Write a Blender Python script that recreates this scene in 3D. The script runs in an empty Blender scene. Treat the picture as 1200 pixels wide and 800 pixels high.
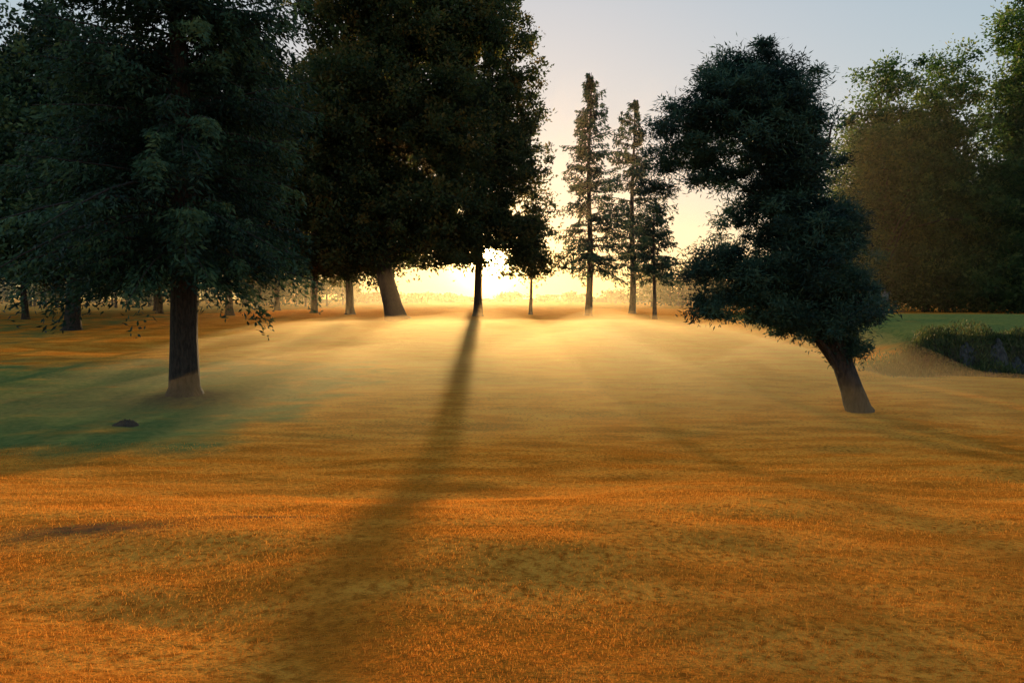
import bpy, math, numpy as np
from mathutils import Vector
rng = np.random.default_rng(7)
scene = bpy.context.scene
scene.view_settings.view_transform = 'Standard'
scene.view_settings.look = 'None'
scene.view_settings.exposure = 0
SUN = np.array([-0.0315, 1.0, 0.0585]); SUN /= np.linalg.norm(SUN)

# ---------------------------------------------------------------- terrain
_ty = np.arange(-60, 400, 0.5)
_tz = np.interp(_ty, [-60, -6, 0, 3, 6, 10, 14, 20, 30, 45, 60, 75, 90, 400],
                [.2, .15, .02, -.12, -.48, -1.1, -1.6, -1.93, -1.9, -1.4, -.75, -.13, -.02, 0])
_k = np.exp(-(np.arange(-12, 13) * .5) ** 2 / (2 * 1.7 ** 2)); _k /= _k.sum()
_tz = np.convolve(np.pad(_tz, 12, mode='edge'), _k, mode='valid')
wr = np.random.default_rng(3)
WAVES = []
for lam in (.55, .8, 1.1, 1.5, 2.0, 2.8, 4.2, 6, 8, 11):
    for k in range(3):
        a = wr.uniform(.25 * math.pi, .75 * math.pi); WAVES.append((2 * math.pi / lam * math.cos(a), 2 * math.pi / lam * math.sin(a), wr.uniform(0, 6.28), lam * (.0030 if lam < 2.5 else .0024)))
def sstep(a, b, x):
    t = np.clip((x - a) / (b - a), 0, 1); return t * t * (3 - 2 * t)
def bank_edge(x): return 34.0 + 1.0 * np.sin(x * .35) + .35 * np.sin(x * 1.3)
def ground(x, y):
    x = np.asarray(x, float); y = np.asarray(y, float)
    z = np.interp(y, _ty, _tz)
    w = np.zeros_like(z)
    for kx, ky, p, a in WAVES: w = w + a * np.sin(kx * x + ky * y + p + 1.3 * np.sin(.31 * x + .2 * y))
    z = z + w * np.clip(1.2 - np.abs(y) / 60, .2, 1)
    e = bank_edge(x)
    z = z + 1.5 * sstep(17, 21.5, x) * sstep(0, .9, y - e) * (1 - sstep(50, 80, y))
    z = z - .3 * sstep(18, 22, x) * np.exp(-((y - e + .6) / 1.2) ** 2)
    z = z + .16 * np.exp(-((x + 11.5) ** 2 + (y - 26) ** 2) / 1.6)
    return z

# ---------------------------------------------------------------- mesh builder
class MB:
    def __init__(s): s.V = []; s.F = []; s.M = []; s.T = []; s.n = 0
    def add(s, v, f, m, t=None):
        v = np.asarray(v, np.float32).reshape(-1, 3); f = np.asarray(f, np.int32).reshape(-1, 4)
        s.V.append(v); s.F.append(f + s.n); s.n += len(v)
        s.M.append(np.full(len(f), m, np.int32))
        s.T.append(np.full(len(f), .5, np.float32) if t is None else np.asarray(t, np.float32))
    def leaves(s, c, u, w, m, t):
        n = len(c)
        if n == 0: return
        v = np.stack([c - u, c + w - u * .15, c + u, c - w - u * .15], 1)
        s.add(v, np.arange(n * 4).reshape(n, 4), m, t)
    def tube(s, pts, rad, m=0, sides=8, rough=0):
        pts = np.asarray(pts, float); rad = np.asarray(rad, float); n = len(pts)
        d = np.gradient(pts, axis=0); d /= np.linalg.norm(d, axis=1)[:, None] + 1e-9
        ref = np.where(np.abs(d[:, 2:3]) > .9, np.array([[1., 0, 0]]), np.array([[0, 0, 1.]]))
        if np.abs(d[:, 2]).max() > .75: ref = np.tile(np.array([[1., 0.01, 0]]), (n, 1))
        a = np.cross(d, ref); a /= np.linalg.norm(a, axis=1)[:, None] + 1e-9
        b = np.cross(d, a)
        th = np.arange(sides) * 2 * math.pi / sides
        rr = rad[:, None] * (1 + rough * rng.normal(size=(n, sides)))
        v = pts[:, None, :] + rr[..., None] * (np.cos(th)[None, :, None] * a[:, None, :] + np.sin(th)[None, :, None] * b[:, None, :])
        i = np.arange(n - 1)[:, None] * sides; j = np.arange(sides)[None, :]; j2 = (j + 1) % sides
        f = np.stack([i + j, i + j2, i + sides + j2, i + sides + j], -1)
        s.add(v, f, m)
    def build(s, name, mats, smooth=False):
        V = np.concatenate(s.V); F = np.concatenate(s.F)
        me = bpy.data.meshes.new(name)
        me.vertices.add(len(V)); me.vertices.foreach_set('co', V.ravel())
        me.loops.add(F.size); me.loops.foreach_set('vertex_index', F.ravel())
        me.polygons.add(len(F)); me.polygons.foreach_set('loop_start', np.arange(0, F.size, 4, dtype=np.int32))
        for m in mats: me.materials.append(m)
        me.polygons.foreach_set('material_index', np.concatenate(s.M))
        if smooth: me.polygons.foreach_set('use_smooth', np.ones(len(F), bool))
        me.update(calc_edges=True)
        a = me.attributes.new('tint', 'FLOAT', 'FACE'); a.data.foreach_set('value', np.concatenate(s.T))
        o = bpy.data.objects.new(name, me); scene.collection.objects.link(o)
        return o

def rnd_dir(n, r=rng):
    d = r.normal(size=(n, 3)); return d / np.linalg.norm(d, axis=1)[:, None]
def perp(u, r=rng):
    w = np.cross(u, rnd_dir(len(u), r)); return w / (np.linalg.norm(w, axis=1)[:, None] + 1e-9)

# ---------------------------------------------------------------- materials
def newmat(name):
    m = bpy.data.materials.new(name); m.use_nodes = True
    nt = m.node_tree; nt.nodes.clear(); return m, nt, nt.nodes, nt.links
def foliage_mat(name, dark, light, warm, trans=.3, tcol=None):
    m, nt, N, L = newmat(name)
    out = N.new('ShaderNodeOutputMaterial')
    at = N.new('ShaderNodeAttribute'); at.attribute_name = 'tint'
    geo = N.new('ShaderNodeNewGeometry')
    nz = N.new('ShaderNodeTexNoise'); nz.inputs['Scale'].default_value = .7; nz.inputs['Detail'].default_value = 3
    L.new(geo.outputs['Position'], nz.inputs['Vector'])
    ad = N.new('ShaderNodeMath'); ad.operation = 'ADD'
    ma = N.new('ShaderNodeMath'); ma.operation = 'MULTIPLY_ADD'; ma.inputs[1].default_value = 1.8; ma.inputs[2].default_value = -.9
    L.new(nz.outputs['Fac'], ma.inputs[0]); L.new(at.outputs['Fac'], ad.inputs[0]); L.new(ma.outputs[0], ad.inputs[1])
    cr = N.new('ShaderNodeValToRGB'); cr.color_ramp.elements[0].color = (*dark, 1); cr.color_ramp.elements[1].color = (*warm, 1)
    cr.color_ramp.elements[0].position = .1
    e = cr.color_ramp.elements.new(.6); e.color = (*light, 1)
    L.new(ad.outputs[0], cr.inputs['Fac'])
    d = N.new('ShaderNodeBsdfPrincipled'); d.inputs['Roughness'].default_value = .6
    d.inputs['Specular IOR Level'].default_value = .2
    t = N.new('ShaderNodeBsdfTranslucent')
    L.new(cr.outputs['Color'], d.inputs['Base Color'])
    hs = N.new('ShaderNodeHueSaturation'); hs.inputs['Value'].default_value = 3.0; hs.inputs['Saturation'].default_value = 1.1
    L.new(cr.outputs['Color'], hs.inputs['Color']); L.new(hs.outputs['Color'], t.inputs['Color'])
    mx = N.new('ShaderNodeMixShader'); mx.inputs[0].default_value = trans
    L.new(d.outputs[0], mx.inputs[1]); L.new(t.outputs[0], mx.inputs[2]); L.new(mx.outputs[0], out.inputs['Surface'])
    return m
def bark_mat(name, c1, c2):
    m, nt, N, L = newmat(name)
    out = N.new('ShaderNodeOutputMaterial'); d = N.new('ShaderNodeBsdfPrincipled'); d.inputs['Roughness'].default_value = .9
    geo = N.new('ShaderNodeNewGeometry'); mp = N.new('ShaderNodeMapping'); mp.inputs['Scale'].default_value = (9, 9, 2.2)
    L.new(geo.outputs['Position'], mp.inputs['Vector'])
    nz = N.new('ShaderNodeTexNoise'); nz.inputs['Scale'].default_value = 1.6; nz.inputs['Detail'].default_value = 6; L.new(mp.outputs[0], nz.inputs['Vector'])
    cr = N.new('ShaderNodeValToRGB'); cr.color_ramp.elements[0].position = .35; cr.color_ramp.elements[1].position = .65
    cr.color_ramp.elements[0].color = (*c1, 1); cr.color_ramp.elements[1].color = (*c2, 1)
    L.new(nz.outputs['Fac'], cr.inputs['Fac']); L.new(cr.outputs['Color'], d.inputs['Base Color'])
    b = N.new('ShaderNodeBump'); b.inputs['Strength'].default_value = 1; b.inputs['Distance'].default_value = .08
    L.new(nz.outputs['Fac'], b.inputs['Height']); L.new(b.outputs[0], d.inputs['Normal']); L.new(d.outputs[0], out.inputs['Surface'])
    return m
SPRUCE = foliage_mat('spruce_needles', (.010, .024, .015), (.045, .095, .048), (.11, .155, .06), .15)
PINE = foliage_mat('pine_needles', (.010, .026, .022), (.034, .08, .055), (.06, .12, .075), .15)
MAPLE = foliage_mat('maple_leaves', (.018, .03, .012), (.055, .075, .027), (.14, .10, .03), .35)
BIRCH = foliage_mat('birch_leaves', (.018, .042, .012), (.055, .10, .03), (.13, .16, .045), .42)
ROUGH = foliage_mat('bank_vegetation', (.022, .032, .012), (.06, .08, .028), (.13, .12, .04), .3)
BARK = bark_mat('bark', (.015, .011, .009), (.06, .042, .032))
SOIL = bark_mat('soil', (.03, .02, .014), (.07, .045, .03))
ROCK = bark_mat('rock', (.03, .028, .025), (.09, .08, .07))

# ---------------------------------------------------------------- trees
def spruce(name, X, Y, H, R, cb, tr, prof, nbr=7, dh=.5, per=220, leaf=.11, lw=.028, droop=.5, seed=0, mat=SPRUCE, hang=.35, irregular=.25):
    r = np.random.default_rng(seed); mb = MB(); z0 = float(ground(X, Y)); B = np.array([X, Y, z0 - .1])
    hs = np.linspace(0, H, 24)
    pts = np.stack([.12 * np.sin(hs * .35 + seed), .1 * np.cos(hs * .3), hs], 1) + B
    rad = tr * (1 - hs / H) ** .8 + .02; rad[0] *= 1.4; rad[1] *= 1.04
    pts = np.insert(pts, 1, pts[0] + [0, 0, .35], 0); rad = np.insert(rad, 1, rad[0] * .8)
    mb.tube(pts, rad, 0, 12, .03)
    h = cb
    sect = r.uniform(1 - irregular, 1 + irregular, 12)
    while h < H - .2:
        f = (h - cb) / (H - cb)
        for k in range(nbr):
            az = r.uniform(0, 2 * math.pi)
            Ln = R * prof(f) * r.uniform(.6, 1.1) * sect[int(az / 6.2832 * 12) % 12] + .25
            rd = np.array([math.cos(az), math.sin(az), 0]); pp = np.array([-rd[1], rd[0], 0])
            dr = droop * r.uniform(.6, 1.3); up = r.uniform(.1, .35) + .4 * f
            t = np.linspace(0, 1, 6)
            bz = lambda t: Ln * (up * t - dr * t ** 2 * (1 - .5 * f) + .12 * t ** 4)
            hh = h + r.uniform(-.3, .3)
            c = B + [0, 0, hh]
            bp = c + rd * (Ln * t)[:, None] + np.array([0, 0, 1.]) * bz(t)[:, None]
            mb.tube(bp, np.linspace(.045, .008, 6) * (.4 + Ln / 6), 0, 4)
            n = int(per * (.25 + Ln / R))
            tt = r.uniform(.12, 1, n) ** .8
            wd = .26 * Ln * (1.05 - tt) + .12
            ntw = max(6, int(Ln * 4))
            tq = (np.floor(tt * ntw) + r.normal(0, .16, n)) / ntw
            sd = r.uniform(-1, 1, n); s = sd * wd
            dn = -np.abs(sd) ** 1.5 * wd * .4 - np.minimum(r.exponential(hang * .5, n), hang * 1.6) * (.3 + tt)
            c2 = c + rd * (Ln * tq + np.abs(s) * .35)[:, None] + pp * s[:, None] + np.array([0, 0, 1.]) * (bz(tq) + dn)[:, None]
            u = rd * .5 + pp * (np.sign(s) * .6)[:, None] + np.array([0, 0, -.55]) + r.normal(0, .4, (n, 3))
            u /= np.linalg.norm(u, axis=1)[:, None]
            u *= (leaf * r.uniform(.6, 1.4, n))[:, None]
            w = perp(u, r) * (lw * r.uniform(.7, 1.4, n))[:, None]
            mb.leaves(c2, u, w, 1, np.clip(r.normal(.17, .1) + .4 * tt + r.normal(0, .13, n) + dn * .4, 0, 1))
        h += dh * r.uniform(.6, 1.4)
    return mb.build(name, [BARK, mat])

def lobed(name, X, Y, trunk, tr, lobes, dens, per=60, cr=.5, leaf=.14, lw=.09, seed=0, mat=MAPLE, nl=26, hole=None, flat=.75, scatter=.14, flare=1.5, gaps=0, limb0=0):
    r = np.random.default_rng(seed); mb = MB(); z0 = float(ground(X, Y)); B = np.array([X, Y, z0 - .1])
    tp = np.array([(a, 0, b) for a, b in trunk]) + B
    tt = np.linspace(0, 1, 20); seg = np.linspace(0, 1, len(tp))
    P = np.stack([np.interp(tt, seg, tp[:, i]) for i in range(3)], 1)
    P[2:-1] = (P[1:-2] + P[2:-1] + P[3:]) / 3
    P[:, 1] += .15 * np.sin(tt * 7 + seed) * tt
    rad = tr * (1 - tt * .85); rad[0] *= flare; rad[1] *= 1.04
    P = np.insert(P, 1, P[0] * .65 + P[1] * .35, 0); rad = np.insert(rad, 1, rad[0] * .45 + rad[1] * .55 - .12 * (rad[0] - rad[1]))
    mb.tube(P, rad, 0, 14, .035)
    C = []
    for lb in lobes:
        dx, dz, rx, rz, dm = lb[:5]; dy = lb[5] if len(lb) > 5 else r.uniform(-.3, .3) * rx
        n = max(4, int(dens * dm * (rx * rz * rx) ** .72))
        d = rnd_dir(n, r) * (r.uniform(.05, 1, n) ** .45)[:, None] * r.normal(1, scatter, n)[:, None]
        C.append(B + np.array([dx, dy, dz]) + d * np.array([rx, rx, rz]))
    C = np.concatenate(C)
    C = C[C[:, 2] > z0 + .4]
    hole = list(hole or [])
    for k in range(gaps):
        g_ = C[r.integers(0, len(C))]; hole.append((g_[0], g_[2], r.uniform(.3, .85)))
    for hx, hz, hr in hole:
        C = C[np.hypot(C[:, 0] - hx, C[:, 2] - hz) > hr]
    idx = r.choice(len(C), min(nl, len(C)), replace=False)
    for i in idx:
        e = C[i]; cand = P[(P[:, 2] < e[2] + .3) & (P[:, 2] > z0 + limb0)]
        if len(cand) == 0: continue
        cand = cand[-8:]
        s = cand[r.integers(0, len(cand))]
        if e[2] < cand[-1][2] - 6: continue
        m1 = s * .6 + e * .4 + np.array([0, 0, .12 * np.linalg.norm(e - s)]) + r.normal(0, .1, 3)
        m2 = s * .25 + e * .75 + np.array([0, 0, .1 * np.linalg.norm(e - s)]) + r.normal(0, .15, 3)
        L_ = np.linalg.norm(e - s)
        mb.tube([s, m1, m2, e], np.array([.032, .024, .016, .006]) * min(L_, 6) * .7 + .01, 0, 5)
        near = C[np.argsort(np.linalg.norm(C - m2, axis=1))[:4]]
        for q in near: mb.tube([m2, (m2 + q) / 2 + r.normal(0, .08, 3), q], [.012 * min(L_, 7) * .5 + .01, .02, .008], 0, 4)
    n = len(C) * per
    rsz = r.uniform(.45, 1.5, len(C)) * cr
    ci = np.repeat(np.arange(len(C)), per)
    off = r.normal(size=(n, 3)) * rsz[ci][:, None] * np.array([.6, .6, .6 * flat])
    c = C[ci] + off
    k = np.ones(len(c), bool)
    for hx, hz, hr in hole: k &= np.hypot(c[:, 0] - hx, c[:, 2] - hz) > hr * (.8 + .2 * np.sin(5 * np.arctan2(c[:, 2] - hz, c[:, 0] - hx) + hx))
    c = c[k]; ci = ci[k]; off = off[k]
    n = len(c)
    u = rnd_dir(n, r) * .8 + off / (np.linalg.norm(off, axis=1)[:, None] + 1e-6); u /= np.linalg.norm(u, axis=1)[:, None]
    u *= (leaf * r.uniform(.6, 1.4, n))[:, None]
    w = perp(u, r) * (lw * r.uniform(.6, 1.4, n))[:, None]
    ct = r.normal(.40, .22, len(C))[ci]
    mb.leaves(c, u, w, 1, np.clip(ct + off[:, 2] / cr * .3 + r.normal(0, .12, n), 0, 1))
    return mb.build(name, [BARK, mat])

# near spruce on the left
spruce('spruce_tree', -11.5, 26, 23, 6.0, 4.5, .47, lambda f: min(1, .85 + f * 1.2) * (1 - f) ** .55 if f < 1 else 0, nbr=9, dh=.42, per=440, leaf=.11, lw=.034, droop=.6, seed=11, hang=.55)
# leaning pine on the right
lobed('pine_tree', 10.9, 23, [(0, 0), (-.55, 1.5), (-1.15, 3), (-2.0, 5.5), (-2.7, 8), (-3.3, 10.6)], .37,
      [(-3.45, 10.3, 1.3, 1.0, 1), (-2.3, 10.1, .7, .85, .8), (-4.5, 9.5, 1.4, 1.0, 1), (-5.4, 8.5, 1.25, 1.0, .8), (-2.9, 8.8, 1.5, 1.35, 1), (-1.9, 8.0, .7, 1.2, .8),
       (-6.2, 7.6, .7, .9, .6), (-4.6, 7.6, 1.0, .8, .6), (-2.5, 7.2, 1.4, 1.3, 1), (-2.2, 5.7, 1.6, 1.3, 1.1), (-1.0, 5.4, .7, 1.2, .7), (-3.5, 4.4, 1.5, 1.0, .8), (-1.5, 4.1, 1.5, 1.4, 1.1),
       (-4.7, 4.6, .9, .8, .55), (-4.6, 3.4, .95, .6, .6), (-1.5, 2.8, 1.4, .6, .9), (-.4, 2.1, .55, .4, 1), (.1, 3.2, .6, 1.0, .8), (-4.0, 6.1, 1.2, .5, .35), (-3.0, 3.1, 1.0, .45, .6), (-3.4, 11.2, .5, .35, .6)],
      66, per=150, cr=.33, leaf=.085, lw=.018, seed=5, mat=PINE, nl=70, flat=.6, scatter=.26, flare=1.2)
# maple with leaning trunk, centre left
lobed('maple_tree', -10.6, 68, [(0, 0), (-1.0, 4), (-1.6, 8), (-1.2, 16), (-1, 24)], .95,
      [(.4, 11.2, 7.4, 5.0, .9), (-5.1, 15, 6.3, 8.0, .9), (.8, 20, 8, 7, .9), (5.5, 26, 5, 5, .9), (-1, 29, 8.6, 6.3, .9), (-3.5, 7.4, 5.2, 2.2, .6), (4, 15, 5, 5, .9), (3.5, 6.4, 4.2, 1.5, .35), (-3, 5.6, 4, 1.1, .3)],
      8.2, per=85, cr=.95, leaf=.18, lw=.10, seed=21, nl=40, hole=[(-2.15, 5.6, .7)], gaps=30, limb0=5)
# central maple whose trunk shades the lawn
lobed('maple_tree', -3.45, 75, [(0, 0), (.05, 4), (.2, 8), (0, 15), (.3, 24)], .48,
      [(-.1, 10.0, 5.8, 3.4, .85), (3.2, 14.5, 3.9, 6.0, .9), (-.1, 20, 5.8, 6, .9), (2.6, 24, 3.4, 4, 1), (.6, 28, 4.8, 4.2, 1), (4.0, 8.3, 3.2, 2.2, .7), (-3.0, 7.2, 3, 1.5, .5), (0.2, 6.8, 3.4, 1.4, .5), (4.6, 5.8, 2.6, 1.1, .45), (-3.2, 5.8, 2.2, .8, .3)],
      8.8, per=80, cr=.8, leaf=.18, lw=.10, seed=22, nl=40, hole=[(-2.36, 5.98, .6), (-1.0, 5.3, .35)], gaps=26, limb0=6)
lobed('maple_tree', 2.0, 80, [(0, 0), (.1, 4), (0, 9)], .22, [(0.4, 5.7, 3.2, 1.6, .8), (-.8, 9.0, 2.8, 3.2, .8)], 9, per=60, cr=.8, leaf=.17, lw=.1, seed=23, nl=14, scatter=.25)
# conifers right of the sun
cone = lambda f: (1 - f) ** .85 * min(1, .6 + f * 2.2)
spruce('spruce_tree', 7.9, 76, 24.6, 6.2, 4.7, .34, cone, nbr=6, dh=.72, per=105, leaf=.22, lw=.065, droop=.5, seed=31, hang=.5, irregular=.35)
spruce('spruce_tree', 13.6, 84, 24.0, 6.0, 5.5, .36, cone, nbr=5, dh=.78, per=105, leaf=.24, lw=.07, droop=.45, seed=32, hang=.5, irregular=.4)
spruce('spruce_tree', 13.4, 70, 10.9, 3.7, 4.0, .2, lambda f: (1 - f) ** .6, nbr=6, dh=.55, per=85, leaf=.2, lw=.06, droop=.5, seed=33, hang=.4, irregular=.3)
# trees behind, left
def generic(X, Y, H, R, cb, tr, seed, mat=MAPLE):
    r = np.random.default_rng(seed); L = []
    for k in range(9):
        f = (k + .5) / 9; a = r.uniform(-.55, .55) * R
        q = R * (.62 + .25 * math.sin(f * 3)) * (1 - .45 * f)
        L.append((a * (1 - f * .4), cb + (H - cb) * f * .95 + 1.4, q, q * .7, 1, r.uniform(-.4, .4) * R))
    L.append((R * .6, cb + 1.7, R * .45, R * .2, .7)); L.append((-R * .6, cb + 1.9, R * .45, R * .2, .7))
    lobed('maple_tree' if mat is MAPLE else 'fir_tree', X, Y, [(0, 0), (r.uniform(-.4, .4), H * .3), (r.uniform(-.6, .6), H * .85)], tr, L, 6.0, per=65, cr=.95, leaf=.2, lw=.11, seed=seed, nl=18, mat=mat, gaps=16, limb0=3.5)
for i, (X, Y, H, R, cb, tr) in enumerate([(-46, 70, 26, 8.5, 3.6, .3), (-34.5, 58, 24, 7.5, 3.6, .6), (-40, 84, 28, 9, 4.5, .35), (-56, 66, 25, 9, 3.4, .5),
                                          (-29, 76, 27, 8.5, 4.4, .4), (-23, 86, 28, 8, 4.6, .4), (-17.5, 80, 27, 7, 4.4, .45), (-48, 100, 28, 10, 5, .4), (-33, 104, 28, 9, 5, .4)]):
    generic(X, Y, H, R, cb, tr, 50 + i, SPRUCE if i in (1, 3) else MAPLE)
# birches far right
def birch(X, Y, L, seed):
    lobed('birch_tree', X, Y, [(0, 0), (.4, 8), (0, 18), (.3, 27)], .35, L, 7.2, per=80, cr=1.25, leaf=.22, lw=.11, seed=seed, mat=BIRCH, nl=60, scatter=.2)
birch(44, 90, [(-.5, 20, 4.2, 5.5, .7), (-1.8, 11, 4.3, 7, 1.3), (3, 25, 4.5, 5, .3), (4, 14, 5, 8, 1.3), (-2, 4, 4.6, 4, 1.5), (0, 28, 3, 3, .15)], 71)
birch(52, 93, [(0, 12, 8, 10, 1.3), (1.5, 24, 5, 6.5, .3), (0, 4, 7, 4, 1.5), (3, 30, 3.5, 3.5, .2), (-2, 20, 5, 4, .7)], 72)
birch(62, 90, [(0, 11, 8, 10, 1.3), (.5, 24, 5, 8, .9), (0, 34, 4, 5, .7), (0, 4, 8, 4, 1.5)], 73)
birch(74, 88, [(0, 12, 9, 11, 1.1), (0, 27, 7, 8, .9), (0, 4, 8, 4, 1.2)], 74)

# distant treeline: one object
mb = MB(); r = np.random.default_rng(90)
for k in range(200):
    if k < 130: x = r.uniform(-330, 330); y = r.uniform(260, 420); hh = r.uniform(4, 17) * (1.3 if abs(x + 10) > 70 else .3)
    elif k < 165: x = r.uniform(-120, -34); y = r.uniform(130, 200); hh = r.uniform(6, 12)
    else: x = r.uniform(26, 75); y = r.uniform(120, 180); hh = r.uniform(4, 13)
    n = 320; nb = 7; cb_ = rnd_dir(nb, r) * np.array([3.5, 3, hh * .3]) + np.array([x, y, hh * .5])
    c = cb_[r.integers(0, nb, n)] + r.normal(size=(n, 3)) * np.array([1.7, 1.6, hh * .13])
    c = c[c[:, 2] > 0]; n = len(c)
    sc_ = y / 300
    u = rnd_dir(n, r) * .75 * sc_; mb.leaves(c, u, perp(u, r) * .45 * sc_, 1, r.uniform(0, .8, n)); mb.tube([(x, y, -1), (x, y, hh * .7)], [.3, .1], 0, 5)
mb.build('distant_treeline', [BARK, MAPLE])

# rough vegetation along the bank
mb = MB(); r = np.random.default_rng(95)
n = 34000
x = r.uniform(16.6, 42, n); cl = np.clip(.45 + .5 * np.sin(x * 1.9) * np.sin(x * .7 + 1) - .25 * sstep(23, 27, x), 0, 1)
y = bank_edge(x) + r.uniform(-1.3, 1.8, n) + r.normal(0, .25, n)
z = ground(x, y); hgt = r.uniform(0, 1, n) ** 1.7 * (.12 + .8 * cl)
u = np.stack([r.normal(0, .45, n), r.normal(0, .45, n), np.ones(n)], 1); u /= np.linalg.norm(u, axis=1)[:, None]; u *= r.uniform(.06, .15, n)[:, None]
mb.leaves(np.stack([x, y, z + hgt], 1), u, perp(u, r) * .026, 1, np.clip(r.normal(.38, .22, n) + .35 * cl, 0, 1))
for k in range(140):
    xx = r.uniform(18, 40); yy = float(bank_edge(xx)) + r.uniform(0, 1); zz = float(ground(xx, yy)); mb.tube([(xx, yy, zz - .1), (xx + r.normal(0, .1), yy, zz + .3), (xx + r.normal(0, .2), yy, zz + .6)], [.015, .01, .004], 0, 4)
mb.build('bank_shrubs', [BARK, ROUGH])

def blob(mb, X0, Y0, rx, ry, hh, r, nu=22, nv=10, m=0):
    th = np.linspace(0, 2 * math.pi, nu, endpoint=False); rv = np.linspace(0.02, 1, nv); g = np.zeros((nv, nu, 3)); p = r.uniform(0, 6, 3)
    for i, q in enumerate(rv):
        rr = q * (1 + .18 * np.sin(th * 3 + p[0]) + .12 * np.sin(th * 5 + p[1])); x = X0 + rx * rr * np.cos(th); y = Y0 + ry * rr * np.sin(th)
        g[i] = np.stack([x, y, ground(x, y) + hh * (1 - q ** 2) ** .6 * (1 + .14 * r.normal(size=nu) * (q > .1)) - .03], 1)
    i = np.arange(nv - 1)[:, None] * nu; j = np.arange(nu)[None]; f = np.stack([i + j, i + nu + j, i + nu + (j + 1) % nu, i + (j + 1) % nu], -1)
    mb.add(g, f, m)
# stones in the bank's face
mb = MB(); r = np.random.default_rng(96)
for k in range(34):
    xx = r.uniform(21.5, 34); blob(mb, xx, float(bank_edge(xx)) + r.uniform(-.7, .5), r.uniform(.3, .65), r.uniform(.25, .4), r.uniform(.3, .65), r)
mb.build('stone_edging', [ROCK])
# dirt mound
mb = MB(); blob(mb, -10.6, 20.2, .36, .3, .17, r, 26, 12); mb.build('dirt_mound', [SOIL], True)

# small wooden signpost by the bank
px, py = 25.4, 50.5; z = float(ground(px, py)); mb = MB()
mb.tube([(px, py, z - .2), (px, py, z + 1.0), (px, py, z + 1.75), (px, py, z + 1.8)], [.07, .065, .06, .01], 0, 8)
def box(mb, c, s, m):
    c = np.array(c); v = np.array([[a, b, d] for a in (-1, 1) for b in (-1, 1) for d in (-1, 1)]) * np.array(s) / 2 + c
    mb.add(v, [[0, 1, 3, 2], [4, 6, 7, 5], [0, 4, 5, 1], [2, 3, 7, 6], [0, 2, 6, 4], [1, 5, 7, 3]], m)
box(mb, (px, py - .09, z + 1.35), (.42, .05, .5), 0); box(mb, (px, py - .09, z + 1.63), (.5, .12, .05), 0)
mb.build('wooden_signpost', [bark_mat('weathered_wood', (.12, .10, .08), (.25, .21, .17))])

# ---------------------------------------------------------------- ground sheet
def axis(a, step1, b, step2, far):
    p = list(np.arange(0, a, step1)) + list(np.arange(a, b, step2)); v = b; st = step2
    while v < far: p.append(v); st *= 1.25; v += st
    p.append(far); return np.array(p)
xp = axis(16, .15, 60, .5, 2500); xs = np.concatenate([-xp[:0:-1], xp])
yp = axis(22, .10, 90, .35, 2500); yn = axis(6, .5, 12, 1.5, 400); ys = np.concatenate([-yn[:0:-1], yp])
GX, GY = np.meshgrid(xs, ys); GZ = ground(GX, GY)
ny, nx = GX.shape; mb = MB()
i = np.arange(ny - 1)[:, None] * nx; j = np.arange(nx - 1)[None]
mb.add(np.stack([GX, GY, GZ], -1), np.stack([i + j, i + j + 1, i + nx + j + 1, i + nx + j], -1), 0)
m, nt, N, L = newmat('lawn')
def node(t, **k):
    n = N.new(t)
    for a, b in k.items(): setattr(n, a, b)
    return n
out = node('ShaderNodeOutputMaterial'); geo = node('ShaderNodeNewGeometry')
def noise(scale, detail, sc=(1, 1, 1), rough=.55):
    mp = node('ShaderNodeMapping'); mp.inputs['Scale'].default_value = sc; L.new(geo.outputs['Position'], mp.inputs['Vector'])
    n = node('ShaderNodeTexNoise'); n.inputs['Scale'].default_value = scale; n.inputs['Detail'].default_value = detail; n.inputs['Roughness'].default_value = rough
    L.new(mp.outputs[0], n.inputs['Vector']); return n.outputs['Fac']
def mth(op, a, b=None, c=None, clamp=False):
    n = node('ShaderNodeMath', operation=op, use_clamp=clamp)
    for i, v in enumerate((a, b, c)):
        if v is None: continue
        if isinstance(v, (int, float)): n.inputs[i].default_value = v
        else: L.new(v, n.inputs[i])
    return n.outputs[0]
def mixc(f, a, b):
    n = node('ShaderNodeMix', data_type='RGBA')
    if isinstance(f, (int, float)): n.inputs[0].default_value = f
    else: L.new(f, n.inputs[0])
    for k, v in ((6, a), (7, b)):
        if isinstance(v, tuple): n.inputs[k].default_value = (*v, 1)
        else: L.new(v, n.inputs[k])
    return n.outputs[2]
def ramp(v, lo, hi):
    n = node('ShaderNodeMapRange', interpolation_type='SMOOTHSTEP'); L.new(v, n.inputs[0]); n.inputs[1].default_value = lo; n.inputs[2].default_value = hi; return n.outputs[0]
ga = node('ShaderNodeAttribute'); ga.attribute_name = 'green'
sa = node('ShaderNodeAttribute'); sa.attribute_name = 'soilmask'
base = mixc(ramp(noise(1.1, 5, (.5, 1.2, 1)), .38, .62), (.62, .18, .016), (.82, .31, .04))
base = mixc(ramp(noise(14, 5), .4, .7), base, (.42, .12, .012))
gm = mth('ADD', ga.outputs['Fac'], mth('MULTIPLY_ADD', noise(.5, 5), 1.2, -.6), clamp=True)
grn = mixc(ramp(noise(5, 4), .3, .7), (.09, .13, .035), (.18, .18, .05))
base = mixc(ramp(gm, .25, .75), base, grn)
sm = mth('ADD', sa.outputs['Fac'], mth('MULTIPLY', mth('SUBTRACT', noise(4, 4), .5), mth('MULTIPLY', sa.outputs['Fac'], 2.0)), clamp=True)
base = mixc(sm, base, (.055, .045, .03))
h = mth('ADD', mth('MULTIPLY', noise(45, 3), .026), mth('MULTIPLY', noise(9, 4), .045))
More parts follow.
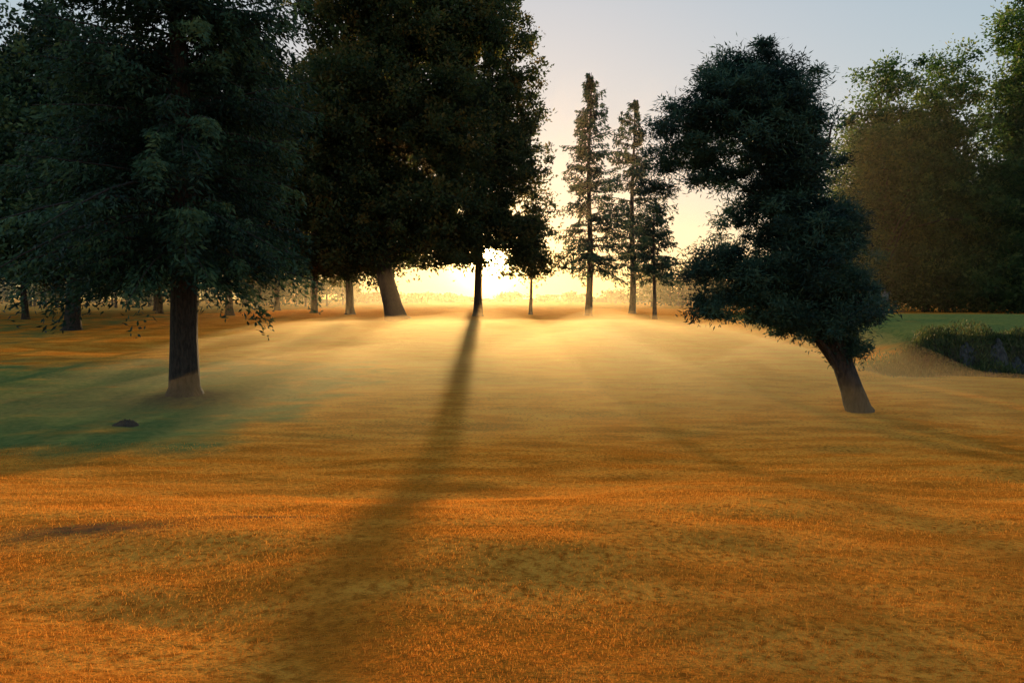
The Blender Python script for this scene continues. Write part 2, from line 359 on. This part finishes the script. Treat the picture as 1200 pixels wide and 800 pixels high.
h = mth('ADD', h, mth('MULTIPLY', noise(1.6, 4, (.6, 1.2, 1)), .13))
b = node('ShaderNodeBump'); b.inputs['Strength'].default_value = 1; b.inputs['Distance'].default_value = 1.0; L.new(h, b.inputs['Height'])
d = node('ShaderNodeBsdfDiffuse'); d.inputs['Roughness'].default_value = .3; L.new(base, d.inputs['Color']); L.new(b.outputs[0], d.inputs['Normal'])
sh = node('ShaderNodeBsdfSheen'); sh.inputs['Roughness'].default_value = .5; L.new(base, sh.inputs['Color']); L.new(b.outputs[0], sh.inputs['Normal'])
ad = node('ShaderNodeAddShader'); L.new(d.outputs[0], ad.inputs[0]); L.new(sh.outputs[0], ad.inputs[1])
L.new(ad.outputs[0], out.inputs['Surface'])
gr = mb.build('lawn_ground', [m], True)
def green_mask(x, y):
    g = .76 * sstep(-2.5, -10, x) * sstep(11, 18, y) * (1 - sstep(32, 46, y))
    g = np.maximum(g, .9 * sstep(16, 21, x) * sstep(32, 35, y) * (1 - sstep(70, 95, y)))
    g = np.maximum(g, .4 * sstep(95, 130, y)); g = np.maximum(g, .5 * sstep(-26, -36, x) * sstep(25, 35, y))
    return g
def soil_mask(x, y):
    s1 = np.exp(-(((x + 11.5) / 1.6) ** 2 + ((y - 26) / 1.6) ** 2))
    s2 = .8 * np.exp(-(((x + 4.0) / .8) ** 2 + ((y - 6.9) / .36) ** 2)) + .7 * np.exp(-(((x + 2.5) / .6) ** 2 + ((y - 7.4) / .14) ** 2)) + .6 * np.exp(-(((x + 4.9) / .5) ** 2 + ((y - 6.2) / .2) ** 2))
    s3 = 1.2 * sstep(16, 18, x) * np.exp(-((y - bank_edge(x) + .2) / 1.3) ** 2)
    return np.clip(s1 + s2 + s3, 0, 1)
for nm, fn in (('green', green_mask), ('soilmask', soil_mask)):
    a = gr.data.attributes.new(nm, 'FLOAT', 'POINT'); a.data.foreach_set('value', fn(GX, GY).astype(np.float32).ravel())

# ---------------------------------------------------------------- grass blades (one object)
mb = MB(); r = np.random.default_rng(101)
for (y0, y1, dens, hgt, wid) in [(1.6, 4, 6500, .022, .0014), (4, 7, 3200, .026, .0019), (7, 11, 1300, .030, .0028), (11, 17, 420, .034, .0045)]:
    hw = y1 * .78 + 1.5; n = int(dens * (y1 - y0) * hw * 2 * .8)
    y = r.uniform(y0, y1, n); x = r.uniform(-1, 1, n) * (y * .78 + 1.5)
    pn = np.sin(x * 2.1 + 2 * np.sin(y * 1.3)) * np.sin(y * 3.1 + 1.5 * np.sin(x * .9)); kp = r.uniform(0, 1, n) < .75 + .25 * pn
    sm_ = soil_mask(x, y); kp &= r.uniform(0, 1, n) > sm_ * 1.1
    x, y = x[kp], y[kp]; n = len(x)
    z = ground(x, y); lean = r.normal(0, .55, (n, 2)); hh = hgt * r.uniform(.5, 1.4, n)
    u = np.stack([lean[:, 0], lean[:, 1], np.ones(n)], 1); u /= np.linalg.norm(u, axis=1)[:, None]; u *= (hh / 2)[:, None]
    az = r.uniform(0, math.pi, n); w = np.stack([np.cos(az), np.sin(az), np.zeros(n)], 1) * (wid * r.uniform(.6, 1.4, n))[:, None]
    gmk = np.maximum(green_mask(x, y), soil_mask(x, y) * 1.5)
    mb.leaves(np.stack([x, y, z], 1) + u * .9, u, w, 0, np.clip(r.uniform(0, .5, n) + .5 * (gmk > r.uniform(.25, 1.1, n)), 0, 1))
m, nt, N, L = newmat('grass_blade')
out = N.new('ShaderNodeOutputMaterial'); at = N.new('ShaderNodeAttribute'); at.attribute_name = 'tint'
cr = N.new('ShaderNodeValToRGB'); E = cr.color_ramp.elements
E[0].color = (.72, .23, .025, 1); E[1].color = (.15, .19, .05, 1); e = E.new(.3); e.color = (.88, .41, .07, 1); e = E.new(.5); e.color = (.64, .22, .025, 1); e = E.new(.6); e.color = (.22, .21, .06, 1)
L.new(at.outputs['Fac'], cr.inputs['Fac'])
d = N.new('ShaderNodeBsdfDiffuse'); t = N.new('ShaderNodeBsdfTranslucent'); L.new(cr.outputs[0], d.inputs[0]); L.new(cr.outputs[0], t.inputs[0])
mx = N.new('ShaderNodeMixShader'); mx.inputs[0].default_value = .65; L.new(d.outputs[0], mx.inputs[1]); L.new(t.outputs[0], mx.inputs[2]); L.new(mx.outputs[0], out.inputs['Surface'])
mb.build('grass', [m])

# ---------------------------------------------------------------- mist + haze
def volmat(name, dens, g, col):
    m, nt, N, L = newmat(name); o = N.new('ShaderNodeOutputMaterial'); v = N.new('ShaderNodeVolumeScatter')
    v.inputs['Density'].default_value = dens; v.inputs['Anisotropy'].default_value = g; v.inputs['Color'].default_value = (*col, 1)
    L.new(v.outputs[0], o.inputs['Volume']); return m
mx_, my_ = np.linspace(-22, 48, 90), np.linspace(15, 72, 90)
MX, MY = np.meshgrid(mx_, my_)
top = sstep(-22, -2, MX + .25 * (MY - 30)) * (1 - sstep(32, 48, MX)) * sstep(15, 23, MY) * (1 - sstep(40, 72, MY))
top *= (1 - .95 * sstep(13, 19, MX) * sstep(27, 32, MY)) * (1 - .65 * sstep(11, 17, MX))
wv = np.zeros_like(MX); wr = np.random.default_rng(4)
for k in range(14):
    a = wr.uniform(0, math.pi); lam = wr.uniform(4, 14); wv += np.sin(2 * math.pi / lam * (MX * math.cos(a) + MY * math.sin(a)) + wr.uniform(0, 6)) / 14
top = .02 + top * np.clip(2.0 + 2.0 * wv, .1, 4)
gz = np.interp(MY, _ty, _tz)
V = np.concatenate([np.stack([MX, MY, gz - .5], -1).reshape(-1, 3), np.stack([MX, MY, gz + top], -1).reshape(-1, 3)])
n1 = 90; i = np.arange(n1 - 1)[:, None] * n1; j = np.arange(n1 - 1)[None]
q = np.stack([i + j, i + j + 1, i + n1 + j + 1, i + n1 + j], -1).reshape(-1, 4); off = n1 * n1
F = [q[:, ::-1], q + off]
loop = list(range(0, n1)) + [k * n1 + n1 - 1 for k in range(1, n1)] + [off - 1 - k for k in range(1, n1)] + [(n1 - 1 - k) * n1 for k in range(1, n1 - 1)]
loop = np.array(loop); l2 = np.roll(loop, -1); F.append(np.stack([loop, l2, l2 + off, loop + off], 1))
mb = MB(); mb.add(V, np.concatenate(F), 0); mb.build('ground_mist', [volmat('mist', .027, .60, (1, .70, .34))])
mb = MB(); box(mb, (0, 145, 8), (420, 180, 22), 0); mb.build('morning_haze', [volmat('haze', .0010, .76, (1, .84, .56))])

# ---------------------------------------------------------------- world
w = bpy.data.worlds.new('World'); scene.world = w; w.use_nodes = True; nt = w.node_tree; N = nt.nodes; L = nt.links; N.clear()
out = N.new('ShaderNodeOutputWorld'); sky = N.new('ShaderNodeTexSky'); sky.sky_type = 'NISHITA'; sky.sun_disc = False
sky.sun_elevation = math.asin(SUN[2]); sky.sun_rotation = math.atan2(SUN[0], SUN[1]); sky.air_density = 1; sky.dust_density = .6; sky.ozone_density = 2.4
def vm(op, a, b_):
    n = node('ShaderNodeVectorMath', operation=op)
    for i, v in enumerate((a, b_)):
        if isinstance(v, tuple): n.inputs[i].default_value = v
        else: L.new(v, n.inputs[i])
    return n.outputs[0]
tc = N.new('ShaderNodeTexCoord'); dt = N.new('ShaderNodeVectorMath'); dt.operation = 'DOT_PRODUCT'; dt.inputs[1].default_value = SUN
nm = N.new('ShaderNodeVectorMath'); nm.operation = 'NORMALIZE'; L.new(tc.outputs['Generated'], nm.inputs[0]); L.new(nm.outputs[0], dt.inputs[0])
ang = mth('ARCCOSINE', mth('MINIMUM', dt.outputs['Value'], 1.0))
sx = node('ShaderNodeSeparateXYZ'); L.new(nm.outputs[0], sx.inputs[0]); az_ = mth('ABSOLUTE', sx.outputs[2])
# soft shoulder on the sky's brightest part, then horizon extinction toward the sun
sc_ = vm('MULTIPLY', sky.outputs[0], (.84, .83, .88))
skc = vm('DIVIDE', sc_, vm('ADD', vm('MULTIPLY', sc_, (.92, .98, 1.02)), (1, 1, 1)))
ext = mth('MULTIPLY', mth('EXPONENT', mth('MULTIPLY', az_, -7)), mth('EXPONENT', mth('MULTIPLY', ang, -1 / math.radians(28))))
cx = node('ShaderNodeCombineXYZ'); cx.inputs[0].default_value = 1
L.new(mth('SUBTRACT', 1.0, mth('MULTIPLY', ext, .36)), cx.inputs[1]); L.new(mth('SUBTRACT', 1.0, mth('MULTIPLY', ext, .92)), cx.inputs[2])
skc = vm('MULTIPLY', skc, cx.outputs[0])
bg = N.new('ShaderNodeBackground'); bg.inputs['Strength'].default_value = 1.0; L.new(skc, bg.inputs[0])
g1 = mth('MULTIPLY', mth('EXPONENT', mth('MULTIPLY', ang, -1 / math.radians(7))), .45)
g2 = mth('MULTIPLY', mth('EXPONENT', mth('MULTIPLY', ang, -1 / math.radians(.85))), 50)
band = mth('EXPONENT', mth('MULTIPLY', az_, -24))
band = mth('MULTIPLY', band, mth('EXPONENT', mth('MULTIPLY', ang, -1 / math.radians(11))))
band = mth('MULTIPLY', band, 2.6)
def glow(f, col):
    n = node('ShaderNodeBackground'); n.inputs[0].default_value = (*col, 1); L.new(f, n.inputs[1]); return n.outputs[0]
def add(a, b_):
    n = node('ShaderNodeAddShader'); L.new(a, n.inputs[0]); L.new(b_, n.inputs[1]); return n.outputs[0]
s_ = add(add(bg.outputs[0], glow(g1, (1, .60, .25))), add(glow(g2, (1, .66, .25)), glow(band, (1, .5, .08))))
L.new(s_, out.inputs['Surface'])

sl = bpy.data.lights.new('sun', 'SUN'); sl.energy = 5; sl.angle = math.radians(.5); sl.color = (1, .64, .28)
so = bpy.data.objects.new('sun', sl); scene.collection.objects.link(so); so.rotation_euler = Vector(SUN).to_track_quat('Z', 'Y').to_euler(); so.location = (-5, 60, 40)
cam = bpy.data.cameras.new('camera'); cam.lens = 26; cam.sensor_width = 36; cam.clip_end = 6000; cam.clip_start = .05
co = bpy.data.objects.new('camera', cam); scene.collection.objects.link(co); co.location = (0, 0, 1.6)
co.rotation_euler = (math.radians(90 - 3.3), 0, 0); scene.camera = co
